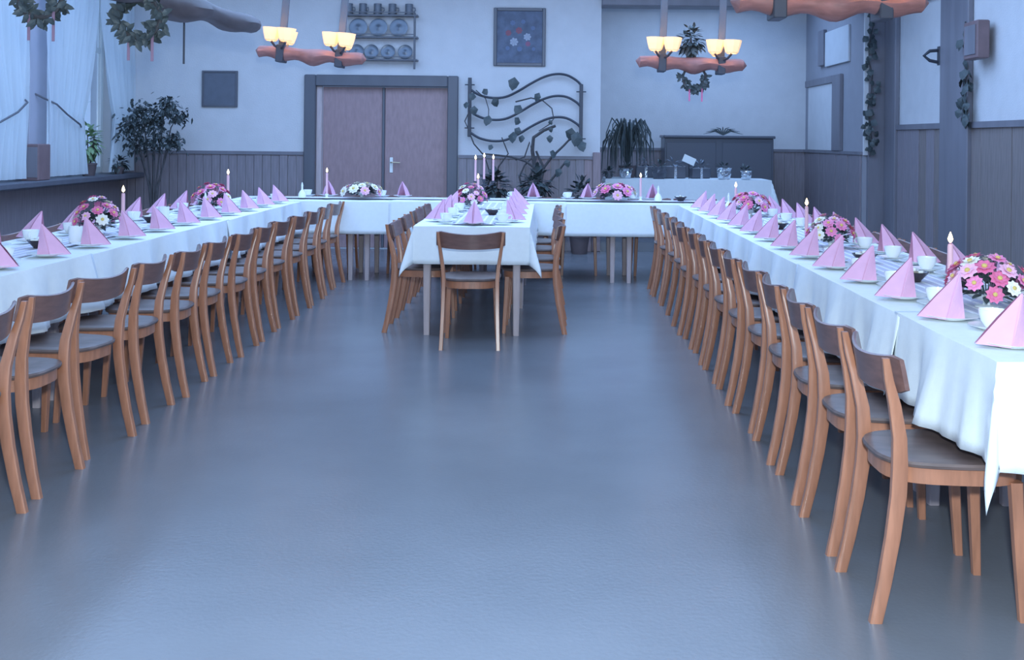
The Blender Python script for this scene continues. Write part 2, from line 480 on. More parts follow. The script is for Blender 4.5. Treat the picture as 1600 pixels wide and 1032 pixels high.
def cloth(label, x0, x1, y0, y1, z, dl, dr, dn, df, seed, group, wav=1.0, flare=.30):
    """linen laid over a table: overhangs left, right, near, far; loose corners droop"""
    rnd = random.Random(seed)
    ph = [rnd.uniform(0, 6) for _ in range(8)]
    cx, cy = (x0 + x1) / 2, (y0 + y1) / 2
    g = 0.014
    X0, X1, Y0, Y1 = x0 - g, x1 + g, y0 - g, y1 + g
    if not dn: Y0 = y0
    if not df: Y1 = y1
    if not dl: X0 = x0
    if not dr: X1 = x1
    def axis(a, b, lo, hi, st):
        r = []
        if lo:
            n = 8
            r += [a - lo + lo * i / n for i in range(n)]
        n = max(2, int((b - a) / st))
        r += [a + (b - a) * i / n for i in range(n + 1)]
        if hi:
            n = 8
            r += [b + hi * (i + 1) / n for i in range(n)]
        return r
    us, vs_ = axis(X0, X1, dl, dr, .035), axis(Y0, Y1, dn, df, .035)
    V = []
    for v in vs_:
        for u in us:
            du = (X0 - u) if u < X0 else (u - X1 if u > X1 else 0)
            dv = (Y0 - v) if v < Y0 else (v - Y1 if v > Y1 else 0)
            sx = -1 if u < X0 else 1
            sy = -1 if v < Y0 else 1
            bx, by = min(max(u, X0), X1), min(max(v, Y0), Y1)
            zz = z
            if du or dv:
                r = math.hypot(du, dv)
                if du and dv:
                    th = math.atan2(dv, du)
                    k = math.sin(2 * th)
                    out = .04 + flare * k
                    bx += sx * r * out * math.cos(th)
                    by += sy * r * out * math.sin(th)
                    zz = z - r * math.sqrt(max(.1, 1 - out * out))
                else:
                    d = du or dv
                    s = v if du else u
                    rip = wav * (.020 * math.sin(s * 9.5 + ph[0]) + .012 * math.sin(s * 21 + ph[1]) + .006 * math.sin(s * 47 + ph[2]))
                    hang = d / .30
                    # calm the ripple next to a drooping corner
                    edge = 1.0
                    if du:
                        if dn: edge = min(edge, (v - Y0) / .12)
                        if df: edge = min(edge, (Y1 - v) / .12)
                    else:
                        if dl: edge = min(edge, (u - X0) / .12)
                        if dr: edge = min(edge, (X1 - u) / .12)
                    edge = max(0, min(1, edge))
                    o = hang * (.016 + (rip + .012) * edge) + .04 * d
                    if du: bx += sx * o
                    else: by += sy * o
                    zz = z - d * .985
            else:
                zz = z + .0012 * math.sin(u * 14 + ph[3]) * math.sin(v * 9 + ph[4])
            V.append((bx - cx, by - cy, zz))
    n = len(us)
    Fc = [(j * n + i, j * n + i + 1, (j + 1) * n + i + 1, (j + 1) * n + i) for j in range(len(vs_) - 1) for i in range(n - 1)]
    o = MB().add(V, Fc).obj('tablecloth', M_cloth, None, True)
    md = o.modifiers.new('thickness', 'SOLIDIFY')
    md.thickness = .0022
    md.offset = 1
    o.location = (cx, cy, 0)
    return tag(o, label, 'tablecloth', group)

RX0, RX1, RY0, RY1 = 1.27, 1.99, 3.03, 10.30
LX0, LX1, LY0, LY1 = -3.05, -2.33, 3.2, 10.30
FX0, FX1, FY0, FY1 = -3.05, 1.99, 10.40, 11.15
CX0, CX1, CY0, CY1 = -0.90, -0.125, 7.54, 10.32
n = 6
for i in range(n):
    a = RY0 + (RY1 - RY0) * i / n
    table('dining_table', 'cloth-covered wooden table, %s of those forming the right-hand row' % ORD[i], RX0, RX1, a, a + (RY1 - RY0) / n - .01, 'tables of the right-hand row', .22)
for i in range(n):
    a = LY0 + (LY1 - LY0) * i / n
    table('dining_table', 'cloth-covered wooden table, %s of those forming the left-hand row' % ORD[i], LX0, LX1, a, a + (LY1 - LY0) / n - .01, 'tables of the left-hand row', .22)
for i in range(4):
    a = FX0 + (FX1 - FX0) * i / 4
    table('dining_table', 'cloth-covered wooden table, %s of those forming the far cross row' % NTH[i], a, a + (FX1 - FX0) / 4 - .01, FY0, FY1, 'tables of the far cross row')
for i in range(2):
    a = CY0 + (CY1 - CY0) * i / 2
    table('dining_table', ['near wooden table of the short middle row', 'far wooden table of the short middle row'][i], CX0, CX1, a, a + (CY1 - CY0) / 2 - .01, 'tables of the middle row')

ZC = TT + .004
g = 'white tablecloths'
cuts = [(7.72, RY1, 0), (5.36, 7.78, 1), (3.84, 5.42, 2), (RY0, 3.9, 3)]
for (a, b, k) in cuts:
    cloth('white tablecloth, %s of four along the right-hand table row' % ORD[3 - k], RX0, RX1, a, b, ZC + k * .004, .285, .285, .30 if k == 3 else 0, 0, 11 + k, g, 1.6, .12)
for (a, b, k) in [(7.9, LY1, 0), (5.5, 7.96, 1), (LY0, 5.56, 2)]:
    cloth('white tablecloth, %s of three along the left-hand table row' % ORD[2 - k], LX0, LX1, a, b, ZC + k * .004, .285, .28, .28 if k == 2 else 0, 0, 21 + k, g, 1.4)
for (a, b, k) in [(FX0, -1.45, 0), (-1.5, .2, 1), (.14, FX1, 0)]:
    lab = {-1.45: 'left', .2: 'middle', FX1: 'right'}[b]
    cloth('white tablecloth, %s one of three across the far table row' % lab, a, b, FY0, FY1, ZC + k * .004, .28 if lab == 'left' else 0, .28 if lab == 'right' else 0, .31, .28, 31 + k, g, .25)
cloth('white tablecloth with drooping corners at the near end of middle table', CX0, CX1, CY0, 9.0, ZC + .004, .25, .25, .26, 0, 41, g, .35)
cloth('white tablecloth on the far half of the middle table', CX0, CX1, 8.95, CY1, ZC, .25, .25, 0, 0, 42, g, .35)
ZP = ZC + .019   # things stand here

def runner(label, x0, x1, y0, y1):
    along_y = (y1 - y0) > (x1 - x0)
    r = thing('table_runner', label, 'table runner', ((x0 + x1) / 2, (y0 + y1) / 2, ZC + .0145), 0, 'grey table runners')
    a, b = (x1 - x0) / 2, (y1 - y0) / 2
    MB().box(-a, a, -b, b, 0, .002).obj('runner_cloth', M_runner, r)
    for k in (-.8, -.4, 0, .4, .8):
        if along_y:
            MB().box(a * k - .008, a * k + .008, -b, b, .002, .003).obj('stripe', M_runner_s, r)
        else:
            MB().box(-a, a, b * k - .008, b * k + .008, .002, .003).obj('stripe', M_runner_s, r)
runner('grey striped runner along the right-hand table row', 1.50, 1.76, 3.1, 10.2)
runner('grey striped runner along the left-hand table row', -2.82, -2.56, 3.4, 10.2)
runner('grey striped runner along the middle table', -.66, -.36, 7.62, 10.2)
runner('grey striped runner across the far table', -2.9, 1.85, 10.66, 10.9)

# ------------------------------------------------------------------ chairs
def make_chair():
    t = thing('dining_chair', 'x', 'chair')
    # seat: rounded plywood plate
    def rim(inset, z, dish=0):
        pts = []
        N = 32
        for k in range(N):
            a = 2 * PI * k / N
            c, s = math.cos(a), math.sin(a)
            e = .62
            x = math.copysign(abs(c) ** e, c)
            y = math.copysign(abs(s) ** e, s)
            w = .196 + .016 * y
            pts.append((x * (w - inset), (y * (.215 - inset) + .01), z))
        return pts
    MB().loft([rim(.012, .438), rim(.002, .442), rim(0, .450), rim(.004, .457), rim(.02, .460), rim(.09, .455), rim(.15, .452)]).obj('seat', M_seat, t, True)
    N = 32
    o1, o2 = rim(.016, .392), rim(.016, .437)
    i1, i2 = rim(.036, .392), rim(.036, .437)
    MB().loft([o1, o2, i2, i1, o1], caps=False).obj('seat_ring', M_chair, t, True)
    for s in (-1, 1):
        pts = [(.186, -.235, 0), (.182, -.210, .11), (.178, -.186, .24), (.176, -.170, .36), (.175, -.166, .44), (.182, -.170, .53), (.196, -.190, .63), (.206, -.210, .70), (.213, -.222, .765)]
        sz = [(.013, .018), (.013, .0195), (.013, .021), (.0135, .022), (.0135, .022), (.0125, .020), (.0115, .017), (.010, .013), (.009, .010)]
        MB().bar([(s * x, y, z) for x, y, z in pts], sz).obj('leg', M_chair, t, True)
    for s in (-1, 1):
        MB().bar([(s * .172, .196, 0), (s * .165, .185, .2), (s * .158, .175, .40)], [(.0125, .0125), (.0155, .0155), (.018, .018)]).obj('leg', M_chair, t, True)
    # curved crest board
    rings = []
    for k in range(15):
        q = -1 + 2 * k / 14
        x = q * .226
        y = -.232 + .052 * q * q
        zt = .778 - .026 * (1 - q * q) - .012 * max(0, abs(q) - .85) / .15
        zb = .664 - .014 * (1 - q * q) + .012 * max(0, abs(q) - .85) / .15
        lean = .018
        th = .0065
        ring = [(x, y - th + lean, zb), (x, y + th + lean, zb), (x, y + th + lean * .4, zb + (zt - zb) * .6), (x, y + th, zt - .004), (x, y, zt), (x, y - th, zt - .004), (x, y - th + lean * .4, zb + (zt - zb) * .6)]
        rings.append(ring)
    MB().loft(rings).obj('backrest', M_crest, t, True)
    return t
proto = make_chair()
first = [True]
def chair(x, y, rz, label, group):
    if first[0]:
        o = proto
        first[0] = False
    else:
        o = copy_tree(proto)
    o.location = (x, y, 0)
    o.rotation_euler = (0, 0, rz)
    o['label'] = label
    o['group'] = group
    return o
rj = random.Random(3)
for k in range(14):
    chair(1.200 + rj.uniform(-.012, .012), 3.312 + .506 * k + (0 if k < 2 else rj.uniform(-.02, .02)), -PI / 2 + rj.uniform(-.05, .05) * (k > 0),
          'brown bentwood chair, %s in the row at the inner side of right-hand table' % ORD[k], 'chairs along the inner side of the right-hand table')
for k in range(13):
    chair(-2.138 + rj.uniform(-.015, .015), 3.77 + .53 * k + rj.uniform(-.015, .015), PI / 2 + (-.16 if k == 2 else rj.uniform(-.05, .05)),
          'brown bentwood chair, %s in the row at the inner side of left-hand table' % ORD[k], 'chairs along the inner side of the left-hand table')
for k in range(4):
    chair(-.900, (7.87, 8.50, 9.24, 9.88)[k], -PI / 2 + rj.uniform(-.04, .04), 'brown bentwood chair, %s at the left side of middle table' % ORD[k], 'chairs at the left side of the middle table')
    chair(-.09, (7.87, 8.50, 9.24, 9.88)[k], PI / 2 + rj.uniform(-.04, .04), 'brown bentwood chair, %s at the right side of middle table' % ORD[k], 'chairs at the right side of the middle table')
chair(-.494, 7.305, .03, 'brown bentwood chair standing alone at the near end of middle table', 'chair at the end of the middle table')
for k in range(12):
    chair(2.045 + rj.uniform(-.01, .01), 3.55 + .52 * k, PI / 2 + rj.uniform(-.04, .04),
          'brown bentwood chair, %s on the wall side of right-hand table' % ORD[k], 'chairs on the wall side of the right-hand table')
for k in range(9):
    chair(-3.10 + rj.uniform(-.01, .01), 5.7 + .52 * k, -PI / 2 + rj.uniform(-.04, .04),
          'brown bentwood chair, %s on the window side of left-hand table' % ORD[k], 'chairs on the window side of the left-hand table')
for k, x in enumerate((-2.62, -2.16, -1.42, -.92, -.16, .34, 1.08, 1.56)):
    chair(x, 11.2, PI, 'brown bentwood chair behind the far table, %s of that row' % NTH[k], 'chairs behind the far table')

# ------------------------------------------------------------------ place settings
def make_napkin():
    T = Vector((.030, 0, .150))
    Fp = Vector((-.105, 0, 0))
    mb = MB()
    for s in (-1, 1):
        Mp = Vector((-.034, s * .066, 0))
        Rp = Vector((.034, s * .040, 0))
        rows = []
        N = 7
        for i in range(N):
            q = i / (N - 1)
            base = []
            for j in range(9):
                w = j / 8
                p = Fp.lerp(Mp, w * 2) if w < .5 else Mp.lerp(Rp, (w - .5) * 2)
                bulge = .010 * math.sin(w * PI) * math.sin(q * PI)
                pt = p.lerp(T, q)
                pt = pt + Vector((-.2, s, .0)) * bulge
                base.append(pt)
            rows.append(base)
        v = [p for r in rows for p in r]
        f = [(a * 9 + b, a * 9 + b + 1, (a + 1) * 9 + b + 1, (a + 1) * 9 + b) for a in range(N - 1) for b in range(8)]
        mb.add(v, f)
        # folded-over second layer
        off = Vector((-.004, s * .005, 0))
        A, B, D = Fp + off + Vector((-.006, 0, 0)), Mp + off * 1.4, T + Vector((-.004, s * .002, .001))
        mb.add([A, B, A.lerp(D, .5) + off * .8, B.lerp(D, .5) + off * .9, D], [(0, 1, 3, 2), (2, 3, 4)])
    me = mb.mesh('napkin', M_pink)
    return me
napkin_me = make_napkin()
plate_me = MB().lathe([(.0, .0), (.05, .0), (.054, .004), (.092, .012), (.094, .0135), (.09, .0145), (.05, .007), (.0, .006)], 28, caps=False).mesh('plate', M_porc, True)
saucer_me = MB().lathe([(.0, .0), (.04, .0), (.044, .003), (.074, .012), (.0755, .0135), (.072, .0135), (.03, .0055), (.0, .005)], 24, caps=False).mesh('saucer', M_porc, True)
cup_me = MB().lathe([(.0, 0), (.023, 0), (.026, .004), (.037, .022), (.043, .045), (.0445, .058), (.042, .058), (.040, .045), (.034, .022), (.0, .010)], 24, caps=False).mesh('cup_body', M_porc, True)
handle_me = MB().tube([(.040, 0, .047), (.057, 0, .050), (.066, 0, .038), (.060, 0, .022), (.035, 0, .017)], .0045, 6).mesh('handle', M_porc, True)
def setting(x, y, rz, who, group, napkin=True, cup=True):
    """who: label tail, rz: direction the diner looks (0 = +x)"""
    c, s = math.cos(rz), math.sin(rz)
    def loc(a, b, z):
        return (x + a * c - b * s, y + a * s + b * c, z)
    tag(place('plate', plate_me, None, loc(0.03, 0, ZP)), 'white plate under the pink napkin, ' + who, 'plate', 'plates ' + group)
    if napkin:
        tag(place('napkin', napkin_me, None, loc(0.03, 0, ZP + .0072), (0, 0, rz + rj.uniform(-.12, .12))), 'pink folded standing napkin, ' + who, 'napkin', 'napkins ' + group)
    if cup:
        tag(place('saucer', saucer_me, None, loc(.09, -.20, ZP)), 'white saucer under the cup, ' + who, 'saucer', 'saucers ' + group)
        cu = thing('coffee_cup', 'white coffee cup, ' + who, 'cup', loc(.09, -.20, ZP + .0058), rj.uniform(-2.2, -.6) + rz, 'cups ' + group)
        place('cup_body', cup_me, cu)
        place('handle', handle_me, cu)
for k in range(14):
    setting(1.36, 3.23 + .492 * k, 0, '%s place on the inner side of right-hand table' % ORD[k], 'on the inner side of the right-hand table')
for k in range(13):
    setting(1.885, 3.42 + .50 * k, PI, '%s place on the wall side of right-hand table' % ORD[k], 'on the wall side of the right-hand table')
for k in range(12):
    setting(-2.425, 4.35 + .505 * k, PI, '%s place on the inner side of left-hand table' % ORD[k], 'on the inner side of the left-hand table')
for k in range(9):
    setting(-2.955, 5.75 + .505 * k, 0, '%s place on the window side of left-hand table' % ORD[k], 'on the window side of the left-hand table')
for k in range(4):
    setting(-.80, 7.95 + .60 * k, 0, '%s place on the left of middle table' % ORD[k], 'on the left of the middle table')
    setting(-.225, 7.95 + .60 * k, PI, '%s place on the right of middle table' % ORD[k], 'on the right of the middle table')
setting(-.505, 7.63, PI / 2, 'single place at the near end of middle table', 'at the end of the middle table')
for k, x in enumerate((-2.2, -1.45, -.13, .42, 1.08)):
    setting(x, 11.05, -PI / 2, '%s place behind the far table' % NTH[k], 'behind the far table')

# candles
def candle(x, y, label, h=.27, group='pink table candles'):
    c = thing('candle', label, 'candle', (x, y, ZP), 0, group)
    MB().lathe([(.0, 0), (.035, 0), (.036, .004), (.014, .012), (.011, .022), (.017, .03), (.017, .042), (.012, .042), (.012, .03), (0, .028)], 16, caps=False).obj('candle_holder', M_porc, c, True)
    MB().lathe([(.0115, .03), (.011, h - .01), (.009, h), (0.0015, h + .001)], 12).obj('wax_stick', M_candle, c, True)
    MB().tube([(0, 0, h), (0, 0, h + .012)], .0012, 5).obj('wick', M_wick, c)
    MB().lathe([(.001, h + .006), (.0085, h + .014), (.0105, h + .022), (.0065, h + .036), (.0008, h + .05)], 10).obj('flame', M_flame, c, True)
candle(1.60, 4.30, 'pink lit candle behind the large pink flowers on right-hand table', .20)
candle(1.57, 6.55, 'pink lit candle, second nearest on the right-hand table', .21)
candle(1.57, 9.0, 'pink lit candle, farthest on the right-hand table', .21)
candle(-2.70, 6.95, 'pink lit candle, nearer one on the left-hand table', .225)
candle(-2.66, 9.10, 'pink lit candle, farther one on the left-hand table')
candle(-2.14, 10.62, 'pink lit candle on the far table in front of door', .245)
candle(.93, 10.70, 'pink lit candle on the far table right of the alcove post', .225)
candle(-.595, 9.52, 'pink lit candle behind the flowers on middle table', .24)
# candelabra behind the middle table
cd = thing('candelabra', 'dark three-armed candelabra with pink lit candles on far table', 'candelabra', (-.612, 10.72, ZP - .0))
MB().lathe([(.0, 0), (.06, 0), (.062, .008), (.02, .02), (.008, .05), (.012, .09), (.007, .13), (.007, .22), (0, .225)], 16, caps=False).obj('stem', M_iron, cd, True)
for dx, hh in ((-.085, .165), (0, .185), (.09, .170)):
    if dx:
        MB().tube([(0, 0, .15), (dx * .5, 0, .13), (dx, 0, .15), (dx, 0, hh - .01)], .005, 6).obj('arm', M_iron, cd)
    MB().lathe([(.0, hh - .012), (.018, hh - .008), (.018, hh + .012), (.012, hh + .012), (0, hh)], 12, (dx, 0, 0), False).obj('candle_cup', M_iron, cd, True)
    wx = MB().lathe([(.011, hh + .001), (.010, hh + .22), (.002, hh + .222)], 10, (dx, 0, 0)).obj('wax_stick', M_candle, cd, True)
    MB().lathe([(.001, hh + .225), (.0085, hh + .234), (.0105, hh + .242), (.0065, hh + .256), (.0008, hh + .27)], 10, (dx, 0, 0)).obj('flame', M_flame, wx, True)

# flower arrangements
def blossom_mesh(m, n=9, r=.036):
    mb = MB()
    for lay, (nn, rr, up) in enumerate(((n, r, .25), (n - 2, r * .75, .65))):
        for i in range(nn):
            a = 2 * PI * i / nn + lay * .3
            d = Vector((math.cos(a), math.sin(a), up))
            mb.leaf((0, 0, .002 * lay), d, (0, 0, 1), rr * 1.1, rr * .85)
    return mb.mesh('blossom', m)
BL = [blossom_mesh(m) for m in (M_petalP, M_petalL, M_petalR, M_petalW)]
CEN = MB().lathe([(.0, .004), (.010, .006), (.009, .014), (.0, .018)], 8, caps=False).mesh('blossom_center', M_yel, True)
def bouquet(x, y, label, R=.15, H=.15, nb=26, weights=(4, 3, 2, 1), seed=1, leafy=1.0, flat=1.0, low=False, centers=True):
    rnd = random.Random(seed)
    b = thing('flower_arrangement', label, 'flowers', (x, y, ZP), 0, 'flower arrangements on the tables')
    MB().lathe([(.0, 0), (.042, 0), (.044, .004), (.014, .010), (.014, .022), (.05, .030), (.085, .05), (.082, .052), (.0, .040)], 20, caps=False).obj('bowl', M_porc, b, True)
    mb = MB()
    for i in range(int(90 * leafy)):
        a = rnd.uniform(0, 2 * PI)
        e = rnd.uniform(-.25, 1.0)
        d = Vector((math.cos(a), math.sin(a) * .9, e * .9)).normalized()
        p0 = Vector((0, 0, .05)) + Vector((d.x * R * .45, d.y * R * .45, max(0, d.z) * H * .5))
        mb.leaf(p0, d, (0, 0, 1), rnd.uniform(.05, .085), .028)
    fo = mb.obj('foliage', M_leafd, b)
    fo['kind'] = 'stuff'
    for i in range(nb):
        q = (i + .5) / nb
        el = math.asin(1 - q * (1.0 if not low else 1.05))
        a = i * 2.39996 + rnd.uniform(-.2, .2)
        rr = rnd.uniform(.92, 1.08)
        p = Vector((math.cos(a) * math.cos(el) * R * rr, math.sin(a) * math.cos(el) * R * rr, .055 + math.sin(el) * H * rr * flat))
        nrm = Vector((math.cos(a) * math.cos(el), math.sin(a) * math.cos(el), math.sin(el) + .25)).normalized()
        k = rnd.choices(range(4), weights)[0]
        o = place('blossom', BL[k], b, p, nrm.to_track_quat('Z', 'Y').to_euler(), [rnd.uniform(.85, 1.2) * R / .15] * 3)
        if centers:
            place('blossom_center', CEN, o)
        MB().tube([p * .98, (p.x * .3, p.y * .3, .05)], .002, 4).obj('stem', M_leafd, b)
bouquet(1.625, 4.0, 'large bunch of bright pink flowers beside the nearest candle, right-hand table', .135, .13, 30, (5, 4, 2, 2), 2)
bouquet(1.63, 6.22, 'pink and white flowers at the middle of the right-hand table', .13, .12, 24, (4, 4, 1, 3), 3)
bouquet(1.64, 8.72, 'round bunch of rose flowers at the far end of right-hand table', .15, .13, 22, (3, 2, 5, 0), 4)
bouquet(-2.70, 6.55, 'pink and white flowers beside the nearer candle, left-hand table', .13, .16, 24, (4, 3, 3, 3), 5)
bouquet(-2.70, 8.80, 'dark rosy flowers beside the farther candle on left-hand table', .15, .15, 20, (1, 2, 3, 1), 6, 1.6)
bouquet(-1.82, 10.75, 'low white flowers in dark foliage on the far table by door', .19, .08, 14, (0, 1, 0, 5), 7, 1.8)
bouquet(-.635, 9.25, 'purple-pink flowers at the middle of the short middle table', .13, .15, 24, (3, 5, 2, 2), 8)
bouquet(.68, 10.75, 'wide dark flowers with pale blooms on the far table before alcove', .20, .10, 16, (1, 3, 1, 3), 9, 2.0)

# small table ware
def jug(x, y, label):
    j = thing('milk_bottle', label, 'bottle', (x, y, ZP), 0, 'small white bottles')
    MB().lathe([(.0, 0), (.034, 0), (.038, .01), (.037, .04), (.022, .065), (.010, .078), (.009, .11), (.012, .125), (.0, .128)], 16, caps=False).obj('bottle_body', M_porc, j, True)
    MB().lathe([(.008, .122), (.009, .132), (.004, .15), (0, .152)], 10).obj('stopper', M_porc, j, True)
jug(-2.38, 10.62, 'small white bottle where the left-hand and far tables meet')
jug(1.10, 10.66, 'small white bottle on the far table beside the right candle')
jug(1.57, 9.35, 'small white bottle at the far end of right-hand table')
jug(-2.66, 8.5, 'small white bottle beside the dark rosy flowers on left table')
def dish(x, y, label):
    d = thing('sugar_bowl', label, 'bowl', (x, y, ZP), rj.uniform(0, 3), 'dark bowls of sweets')
    MB().lathe([(.0, 0), (.03, 0), (.032, .006), (.055, .03), (.064, .042), (.061, .042), (.05, .03), (.0, .016)], 20, caps=False).obj('bowl_body', M_choc, d, True)
    for k in range(7):
        a = k * .9
        r = .034 if k < 6 else 0
        MB().box(-.013, .013, -.010, .010, 0, .016, .003).obj('sweet', [M_porc, M_brass, M_porc][k % 3], d).location = (r * math.cos(a), r * math.sin(a), .032 + .01 * (k == 6))
dish(1.60, 4.72, 'dark bowl of sweets, nearest on the right-hand table')
dish(1.60, 5.45, 'dark bowl of sweets, second nearest on the right-hand table')
dish(1.60, 7.45, 'dark bowl of sweets, farthest on the right-hand table')
dish(-2.66, 5.72, 'dark bowl of sweets, nearer one on left-hand table')
dish(-2.70, 7.45, 'dark bowl of sweets, farther one on left-hand table')
dish(1.33, 10.75, 'dark bowl of sweets on the far table corner at right')
dish(-.42, 8.55, 'dark bowl of sweets before the flowers on middle table')
def spoonjar(x, y, label):
    j = thing('cream_jar', label, 'jar', (x, y, ZP), 0, 'white jars with a spoon')
    MB().lathe([(.0, 0), (.034, 0), (.036, .004), (.037, .09), (.034, .09), (.033, .01), (0, .008)], 18, caps=False).obj('jar_body', M_porc, j, True)
    MB().tube([(.0, .0, .012), (.024, .0, .10), (.034, 0, .15)], .003, 6).obj('spoon', M_iron, j)
spoonjar(-2.60, 6.02, 'white jar with spoon before the pink flowers, left-hand table')
spoonjar(-2.72, 7.75, 'white jar with spoon past the nearer candle, left-hand table')

# ------------------------------------------------------------------ chandeliers
LOG_ME = None
def log_mesh(L, m, axis='x'):
    prof = []
    n = 28
    top, bot = [], []
    for i in range(n + 1):
        q = -1 + 2 * i / n
        x = q * L / 2
        e = math.sqrt(max(0, 1 - max(0, (abs(q) - .88) / .12) ** 2))
        bot.append((x, -.078 * e - .018 * math.sin(q * 11 + 1) * e - .012 * math.cos(q * 5)))
        top.append((x, .055 * e + .006 * math.sin(q * 9) * e - .006))
    rings = []
    for (x, zb), (_, zt) in zip(bot, top):
        d = .065 + .012 * math.sin(x * 8)
        zm = (zb + zt) / 2
        h = max(.004, (zt - zb) / 2)
        d = max(.006, d * h / .055)
        ring = [(x, d * math.cos(a) * (1.15 if abs(math.cos(a)) > .5 else 1), zm + h * math.sin(a)) for a in [2 * PI * k / 12 for k in range(12)]]
        if axis == 'y':
            ring = [(b, a, c) for a, b, c in ring][::-1]
        rings.append(ring)
    return MB().loft(rings).mesh('log', m, True)
SHADE = MB().lathe([(.040, 0), (.052, .01), (.066, .05), (.076, .09), (.073, .09), (.062, .05), (.048, .012), (.036, .003)], 8, caps=False).mesh('lamp_shade', M_shade, False)
BULB = MB().lathe([(.0, .015), (.015, .02), (.028, .045), (.024, .066), (.0, .078)], 12, caps=False).mesh('bulb', M_bulb, True)
def chandelier(label, x, y, z, L=1.02, tilt=0.0, rz=0.0, s=1.0):
    c = thing('chandelier', label, 'chandelier', (x, y, z), rz, 'log chandeliers')
    c.rotation_euler = (0, tilt, rz)
    place('log', log_mesh(L, M_log), c)
    for sx in (-.27, .27):
        st = MB().box(sx - .035, sx + .035, -.088, .088, -.098, .062, .006).obj('iron_strap', M_iron, c)
        MB().box(sx - .032, sx + .032, -.018, .018, .05, HC - z + .02, .004).obj('hanger', M_frame, c)
        for k, (dx, dy) in enumerate(((-.075, -.12), (.07, -.17), (.0, .20))):
            p = (sx + dx, dy, .085)
            MB().tube([(sx, dy * .3, .02), (sx + dx * .6, dy * .8, .045), (p[0], p[1], .085)], .011, 6).obj('arm', M_iron, st)
            sh = place('lamp_shade', SHADE, c, p, None, (1.15, 1.15, 1.35))
            place('bulb', BULB, sh)
    return c
xa, za = at(486, 85, 10.0)
chandelier('log chandelier with glowing amber shades in front of the double door', xa, 10.0, za, tilt=.075)
xb, zb = at(1080, 98, 10.0)
chandelier('log chandelier with glowing amber shades and dark greenery before the alcove', xb, 10.0, zb, tilt=.035)
xc, zc = at(1296, 5, 5.6)
chandelier('large near log chandelier cut off by the top right edge', xc, 5.6, zc + .01, tilt=.0)
dl = thing('chandelier', 'shaded carved log of a hanging lamp at top left', 'chandelier', (-2.0, 5.75, 2.09), 0, 'log chandeliers')
lo = place('log', log_mesh(2.6, M_logd, 'y'), dl, (0.02, 0, 0), (0, 0, -.07))
for yy in (-.95, -.35):
    MB().box(-.02, .02, yy - .03, yy + .03, .03, HC - 2.09 + .02, .004).obj('hanger', M_frame, dl)
co = MB().tube([(at(288, 12, 6.2)[0], 6.2, HC + .01), (at(288, 12, 6.2)[0], 6.2, at(288, 100, 6.2)[1])], .006, 6).obj('lamp_cord', M_iron)
tag(co, 'thin dark pull cord hanging at the top left of the wall', 'cord')

def foliage(mb, rnd, c, rad, n, L, W, droop=0.0):
    for i in range(n):
        d = Vector((rnd.gauss(0, 1), rnd.gauss(0, 1), rnd.gauss(0, 1))).normalized()
        p = Vector((c[0] + d.x * rad[0] * rnd.uniform(.3, 1), c[1] + d.y * rad[1] * rnd.uniform(.3, 1), c[2] + d.z * rad[2] * rnd.uniform(.3, 1)))
        dd = (d + Vector((rnd.uniform(-.6, .6), rnd.uniform(-.6, .6), -droop))).normalized()
        mb.leaf(p, dd, (0, 0, 1), L * rnd.uniform(.7, 1.2), W * rnd.uniform(.7, 1.2))
    return mb

# greenery on / under chandeliers
gx = thing('greenery_bunch', 'dark leafy bunch sitting on the chandelier before the alcove', 'greenery', (xb + .0, 10.04, zb + .05))
foliage(MB(), random.Random(5), (0, 0, .15), (.12, .07, .15), 170, .08, .04, .4).obj('foliage', M_leafd, gx)['kind'] = 'stuff'
MB().tube([(0, 0, 0), (0, 0, .2)], .01, 6).obj('stem', M_bark, gx)
def wreath(x, y, z, label, r=.10, ztop=None, half=False):
    w = thing('hanging_wreath', label, 'wreath', (x, y, z), 0, 'wreaths hanging from the lamps')
    rnd = random.Random(int(abs(x * 100)) + 3)
    mb = MB()
    for i in range(150):
        a = rnd.uniform(0, 2 * PI)
        if half and math.sin(a) > .2:
            continue
        p = Vector((math.cos(a) * r * rnd.uniform(.8, 1.2), rnd.uniform(-.03, .03), math.sin(a) * r * rnd.uniform(.8, 1.2)))
        mb.leaf(p, (rnd.uniform(-1, 1), rnd.uniform(-.6, .6), rnd.uniform(-1, .6)), (0, 1, 0), .06, .03)
    mb.obj('foliage', M_leafd, w)['kind'] = 'stuff'
    pts = [(r * math.cos(a), 0, r * math.sin(a)) for a in [2 * PI * k / 24 for k in range(25)]]
    MB().tube(pts, .012, 6).obj('ring', M_bark, w)
    for dx, ln in ((-.045, .12), (.07, .14)):
        zb_ = -math.sqrt(r * r - dx * dx)
        MB().box(dx - .007, dx + .007, -.012, -.008, zb_ - ln, zb_, .001).obj('ribbon', M_petalR if half else mat('ribbon_mauve', (150, 120, 140), .6), w)
    MB().tube([(0, 0, r), (0, 0, (ztop if ztop else HC + .01) - z)], .005, 5).obj('cord', M_iron, w)
wreath(xb + .03, 10.0, zb - .14, 'half wreath with ribbons hanging under the chandelier before alcove', .105, zb - .03, True)
x1_, z1_ = at(217, 26, 5.3)
wreath(x1_, 5.3, z1_, 'dark leafy wreath with ribbon tails hanging near the left curtains', .105)
x2_, z2_ = at(62, -8, 5.1)
wreath(x2_, 5.1, z2_, 'dark leafy wreath cut off at the top left corner', .105)

# ------------------------------------------------------------------ on the back wall
def wallpos(px, py):
    x, z = at(px, py, YW)
    return x, z
